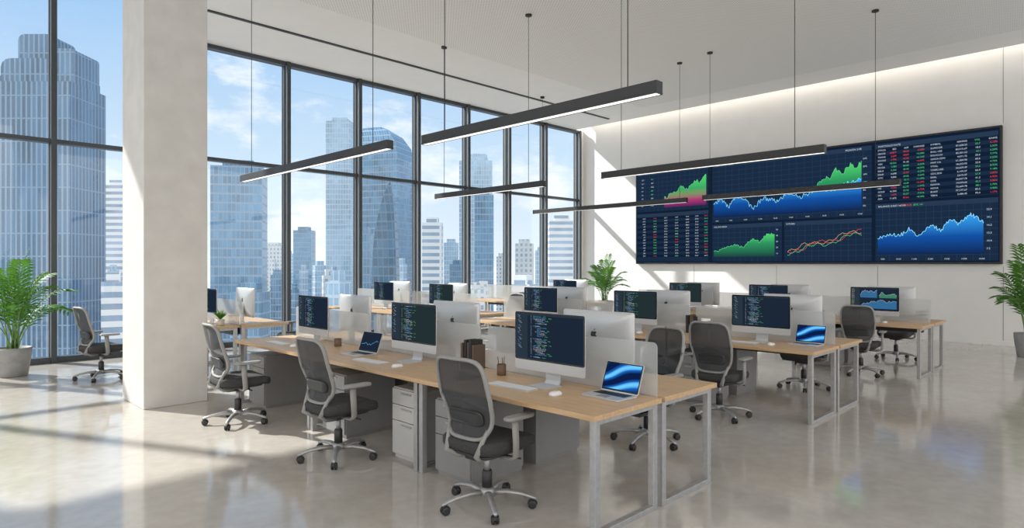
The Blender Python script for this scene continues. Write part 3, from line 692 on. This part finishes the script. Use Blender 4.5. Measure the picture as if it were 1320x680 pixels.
# ---------------------------------------------------------------- city
def facade(name,wall,glass,fh,bw,vert=.25,hor=.3,haze=.1,var=.5):
    m=mat(name,wall,.4)
    tc=nd(m,'ShaderNodeTexCoord'); sp=nd(m,'ShaderNodeSeparateXYZ'); lk(m,tc.outputs['Object'],sp.inputs[0])
    def M2(op,a,b=None):
        n=nd(m,'ShaderNodeMath',operation=op)
        for i,v in enumerate((a,b)):
            if v is None: continue
            if isinstance(v,(int,float)): n.inputs[i].default_value=v
            else: lk(m,v,n.inputs[i])
        return n.outputs[0]
    zz=M2('DIVIDE',sp.outputs['Z'],fh); xx=M2('DIVIDE',M2('ADD',sp.outputs['X'],sp.outputs['Y']),bw)
    h=M2('GREATER_THAN',M2('FRACT',zz),hor); v=M2('GREATER_THAN',M2('FRACT',xx),vert); g=M2('MULTIPLY',h,v)
    cb=nd(m,'ShaderNodeCombineXYZ'); lk(m,M2('FLOOR',xx),cb.inputs[0]); lk(m,M2('FLOOR',zz),cb.inputs[1])
    wn=nd(m,'ShaderNodeTexWhiteNoise',noise_dimensions='2D'); lk(m,cb.outputs[0],wn.inputs['Vector'])
    mp=nd(m,'ShaderNodeMapping'); mp.inputs['Scale'].default_value=(1,1,.35)
    ns=nd(m,'ShaderNodeTexNoise'); ns.inputs['Scale'].default_value=.05; ns.inputs['Detail'].default_value=5; ns.inputs['Distortion'].default_value=1.; lk(m,tc.outputs['Object'],mp.inputs[0]); lk(m,mp.outputs[0],ns.inputs[0])
    cr=nd(m,'ShaderNodeValToRGB'); cr.color_ramp.elements[0].position=.30; cr.color_ramp.elements[1].position=.70
    cr.color_ramp.elements[0].color=(*[c*.55 for c in glass],1); cr.color_ramp.elements[1].color=(*[min(1,c*1.9) for c in glass],1)  # uneven reflections painted into the glass colour by the stretched noise
    lk(m,M2('ADD',M2('MULTIPLY',ns.outputs['Fac'],1-var*.4),M2('MULTIPLY',wn.outputs['Value'],var*.4)),cr.inputs[0])
    mx=nd(m,'ShaderNodeMix',data_type='RGBA'); lk(m,g,mx.inputs[0]); mx.inputs[6].default_value=(*wall,1)
    lk(m,cr.outputs[0],mx.inputs[7]); lk(m,mx.outputs[2],bs(m).inputs['Base Color'])
    lk(m,M2('SUBTRACT',.55,M2('MULTIPLY',g,.35)),bs(m).inputs['Roughness']); lk(m,M2('MULTIPLY',g,.25),bs(m).inputs['Metallic'])
    bs(m).inputs['Emission Color'].default_value=(.54,.70,.88,1); bs(m).inputs['Emission Strength'].default_value=haze  # pale blue emission painted onto the facade as distance haze
    return m
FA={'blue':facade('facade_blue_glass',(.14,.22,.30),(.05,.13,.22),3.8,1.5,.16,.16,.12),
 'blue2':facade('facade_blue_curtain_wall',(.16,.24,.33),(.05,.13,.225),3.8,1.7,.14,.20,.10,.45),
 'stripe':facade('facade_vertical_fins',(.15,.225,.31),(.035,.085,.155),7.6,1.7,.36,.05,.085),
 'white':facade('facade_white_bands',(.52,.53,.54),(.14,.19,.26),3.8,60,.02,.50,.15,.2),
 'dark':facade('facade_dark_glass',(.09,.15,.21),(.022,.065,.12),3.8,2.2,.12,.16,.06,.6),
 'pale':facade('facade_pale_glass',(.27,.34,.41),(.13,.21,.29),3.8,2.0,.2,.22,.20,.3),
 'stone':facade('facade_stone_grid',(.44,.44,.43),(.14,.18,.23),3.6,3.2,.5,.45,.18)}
c45=1/R2
GZ=-110; DS=2.2
def W(px,D): r=(px-660)/F*D; return Vector(((D+r)*c45,(D-r)*c45,0))
PLACED=[]
def bld(px0,px1,ytop,D,fa,name='skyscraper',lab='tall glass skyscraper in the city skyline',rot=0,extra=None,dep=.8,taper=None,check=False):
    D*=DS
    c=W((px0+px1)/2,D); w=(px1-px0)/F*D; ht=CH+(339.5-ytop)*D/F-GZ
    k=abs(math.cos(rot))+abs(math.sin(rot))*dep; w/=k
    c=c+Vector((c45,c45,0))*w*dep/2; rad=w*.5*math.hypot(1,dep)
    if check and any((c-q).length<rad+rq for q,rq in PLACED): return None
    PLACED.append((c.copy(),rad*.95))
    mb=MB(); h=w/2
    if taper:
        rings=[]
        for z,s_,dx in taper: rings.append([Vector((x*s_+dx*w,y*s_,z*ht)) for x,y in((h,h*dep),(-h,h*dep),(-h,-h*dep),(h,-h*dep))])
        mb.loft(rings,smooth=False)
    else:
        mb.box((-h,-h*dep,0),(h,h*dep,ht)); mb.box((-h*.6,-h*dep*.6,ht),(h*.6,h*dep*.6,ht+3))
    if extra:
        for (a,b,yt,y_in) in extra:
            za=CH+(339.5-yt)*D/F-GZ; xa=-h+(a-px0)/F*D/k; xb=-h+(b-px0)/F*D/k; zb0=ht if za>ht else 0
            xm=(xa+xb)/2; hw=(xb-xa)/2; cr_=hw*.35; yy=h*dep*y_in
            prof=[(xa,zb0),(xb,zb0),(xb,za-cr_)]+[(xb-cr_+cr_*math.cos(math.radians(t)),za-cr_+cr_*math.sin(math.radians(t))) for t in(30,60,90)]+[(xa+cr_-cr_*math.cos(math.radians(t)),za-cr_+cr_*math.sin(math.radians(t))) for t in(90,60,30)]+[(xa,za-cr_)]
            mb.loft([[Vector((p[0],y_,p[1])) for p in prof] for y_ in(-yy,yy)],smooth=False)
    o=mb.obj(name,FA[fa]); o.location=(c.x,c.y,GZ); o.rotation_euler=(0,0,-math.pi/4+rot); tag(o,lab,'building'); return o
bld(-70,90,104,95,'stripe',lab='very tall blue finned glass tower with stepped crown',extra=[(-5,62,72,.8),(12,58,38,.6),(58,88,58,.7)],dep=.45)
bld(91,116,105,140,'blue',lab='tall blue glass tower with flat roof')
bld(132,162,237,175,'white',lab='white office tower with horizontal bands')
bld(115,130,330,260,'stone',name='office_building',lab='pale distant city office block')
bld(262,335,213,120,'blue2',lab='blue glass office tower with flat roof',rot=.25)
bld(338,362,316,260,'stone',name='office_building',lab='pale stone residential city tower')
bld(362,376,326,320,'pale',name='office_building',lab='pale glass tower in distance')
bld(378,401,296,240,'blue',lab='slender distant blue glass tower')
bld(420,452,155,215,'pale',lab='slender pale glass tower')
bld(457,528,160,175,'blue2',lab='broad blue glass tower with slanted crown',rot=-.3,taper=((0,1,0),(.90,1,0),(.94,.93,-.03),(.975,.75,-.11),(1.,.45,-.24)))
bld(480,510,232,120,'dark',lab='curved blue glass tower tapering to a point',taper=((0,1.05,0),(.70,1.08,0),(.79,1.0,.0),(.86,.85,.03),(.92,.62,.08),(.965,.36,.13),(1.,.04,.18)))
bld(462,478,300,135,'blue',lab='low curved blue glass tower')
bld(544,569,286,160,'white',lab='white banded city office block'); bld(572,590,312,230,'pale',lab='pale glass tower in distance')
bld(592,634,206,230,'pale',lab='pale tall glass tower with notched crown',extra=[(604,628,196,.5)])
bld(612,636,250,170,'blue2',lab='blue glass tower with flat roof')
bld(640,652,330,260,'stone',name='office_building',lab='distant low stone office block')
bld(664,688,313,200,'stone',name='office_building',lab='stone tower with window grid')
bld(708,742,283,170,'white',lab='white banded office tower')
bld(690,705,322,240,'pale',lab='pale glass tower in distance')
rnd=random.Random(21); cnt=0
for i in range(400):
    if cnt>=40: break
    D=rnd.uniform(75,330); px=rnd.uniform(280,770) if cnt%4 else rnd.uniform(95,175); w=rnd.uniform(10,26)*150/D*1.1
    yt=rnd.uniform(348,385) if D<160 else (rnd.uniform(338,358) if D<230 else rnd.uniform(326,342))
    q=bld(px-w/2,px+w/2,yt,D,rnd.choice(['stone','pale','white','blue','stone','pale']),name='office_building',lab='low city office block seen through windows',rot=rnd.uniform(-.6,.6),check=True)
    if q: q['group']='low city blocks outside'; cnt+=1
g=MB().box((-600,-600,GZ-1),(1800,1800,GZ)).obj('ground',noisy('city_ground',(.34,.37,.40),(.48,.50,.52),.02,.9)); struct(g)

# ---------------------------------------------------------------- world and lights
w=bpy.data.worlds.new('sky_and_fill'); scene.world=w; w.use_nodes=True; nt=w.node_tree; nt.nodes.clear()
o=nt.nodes.new('ShaderNodeOutputWorld'); b=nt.nodes.new('ShaderNodeBackground'); tc=nt.nodes.new('ShaderNodeTexCoord'); sp=nt.nodes.new('ShaderNodeSeparateXYZ')
cr=nt.nodes.new('ShaderNodeValToRGB'); el=cr.color_ramp.elements
el[0].position=0; el[0].color=(.84,.90,.96,1); el[1].position=.75; el[1].color=(.20,.37,.66,1); e=el.new(.14); e.color=(.64,.78,.92,1); e=el.new(.36); e.color=(.32,.54,.84,1)
ab=nt.nodes.new('ShaderNodeMath'); ab.operation='ABSOLUTE'
nt.links.new(tc.outputs['Generated'],sp.inputs[0]); nt.links.new(sp.outputs['Z'],ab.inputs[0]); nt.links.new(ab.outputs[0],cr.inputs[0])
mp=nt.nodes.new('ShaderNodeMapping'); mp.inputs['Scale'].default_value=(1,1,2.2); mp.inputs['Location'].default_value=(.3,.1,.0)
n=nt.nodes.new('ShaderNodeTexNoise'); n.inputs['Scale'].default_value=5.; n.inputs['Detail'].default_value=9; n.inputs['Roughness'].default_value=.6
lo=nt.nodes.new('ShaderNodeMapRange'); lo.inputs['From Min'].default_value=.05; lo.inputs['From Max'].default_value=.35; lo.inputs['To Min'].default_value=.08; lo.inputs['To Max'].default_value=-.04
adn=nt.nodes.new('ShaderNodeMath'); adn.operation='ADD'
nt.links.new(ab.outputs[0],lo.inputs['Value']); nt.links.new(n.outputs['Fac'],adn.inputs[0]); nt.links.new(lo.outputs['Result'],adn.inputs[1])
c2=nt.nodes.new('ShaderNodeValToRGB'); c2.color_ramp.elements[0].position=.54; c2.color_ramp.elements[1].position=.66
mx=nt.nodes.new('ShaderNodeMix'); mx.data_type='RGBA'; mx.inputs[7].default_value=(.95,.96,.98,1)
nt.links.new(tc.outputs['Generated'],mp.inputs[0]); nt.links.new(mp.outputs[0],n.inputs[0]); nt.links.new(adn.outputs[0],c2.inputs[0]); nt.links.new(c2.outputs[0],mx.inputs[0]); nt.links.new(cr.outputs[0],mx.inputs[6])
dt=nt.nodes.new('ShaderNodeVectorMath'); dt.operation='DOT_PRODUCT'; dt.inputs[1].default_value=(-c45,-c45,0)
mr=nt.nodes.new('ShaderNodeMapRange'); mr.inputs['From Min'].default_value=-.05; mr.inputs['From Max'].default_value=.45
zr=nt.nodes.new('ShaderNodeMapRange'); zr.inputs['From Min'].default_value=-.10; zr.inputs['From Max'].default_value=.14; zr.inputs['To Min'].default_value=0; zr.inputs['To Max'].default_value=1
zc=nt.nodes.new('ShaderNodeMix'); zc.data_type='RGBA'; zc.inputs[6].default_value=(.62,.60,.57,1); zc.inputs[7].default_value=(1.72,1.66,1.58,1)  # warm fill glow added to the world behind the camera to brighten the room
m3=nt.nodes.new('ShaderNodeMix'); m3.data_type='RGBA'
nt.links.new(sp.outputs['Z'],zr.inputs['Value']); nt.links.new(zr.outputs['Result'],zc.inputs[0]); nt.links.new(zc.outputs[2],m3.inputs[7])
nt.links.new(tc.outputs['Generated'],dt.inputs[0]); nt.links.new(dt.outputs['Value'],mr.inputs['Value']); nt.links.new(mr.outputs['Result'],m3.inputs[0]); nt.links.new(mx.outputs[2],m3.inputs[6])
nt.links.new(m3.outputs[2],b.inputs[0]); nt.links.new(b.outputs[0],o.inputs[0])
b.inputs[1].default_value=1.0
sun=bpy.data.lights.new('sun','SUN'); sun.energy=7.; sun.angle=.02; sun.color=(1,.94,.86); so=bpy.data.objects.new('sun',sun); COL.objects.link(so)
az=Vector((-.44,.89,0)).normalized(); el_=math.radians(38); dirv=-(az*math.cos(el_)+Vector((0,0,math.sin(el_))))
so.rotation_euler=dirv.to_track_quat('-Z','Y').to_euler()
def area(loc,rot,sx,sy,e,col):
    a=bpy.data.lights.new('a','AREA'); a.shape='RECTANGLE'; a.size=sx; a.size_y=sy; a.energy=e; a.color=col; q=bpy.data.objects.new('cove_light',a); COL.objects.link(q); q.location=loc; q.rotation_euler=rot; return q
area((15.92,4.4,6.3),(0,math.radians(-12),0),.12,16,24,(1,.92,.80))

# ---------------------------------------------------------------- camera
cam=bpy.data.cameras.new('camera'); cam.sensor_width=36; cam.lens=36*F/1320; cam.clip_end=3000; co=bpy.data.objects.new('camera',cam); COL.objects.link(co)
co.location=(0,0,CH); co.rotation_euler=(math.pi/2,0,-math.pi/4); scene.camera=co
scene.view_settings.view_transform='Standard'; scene.view_settings.look='None'; scene.view_settings.exposure=0.24
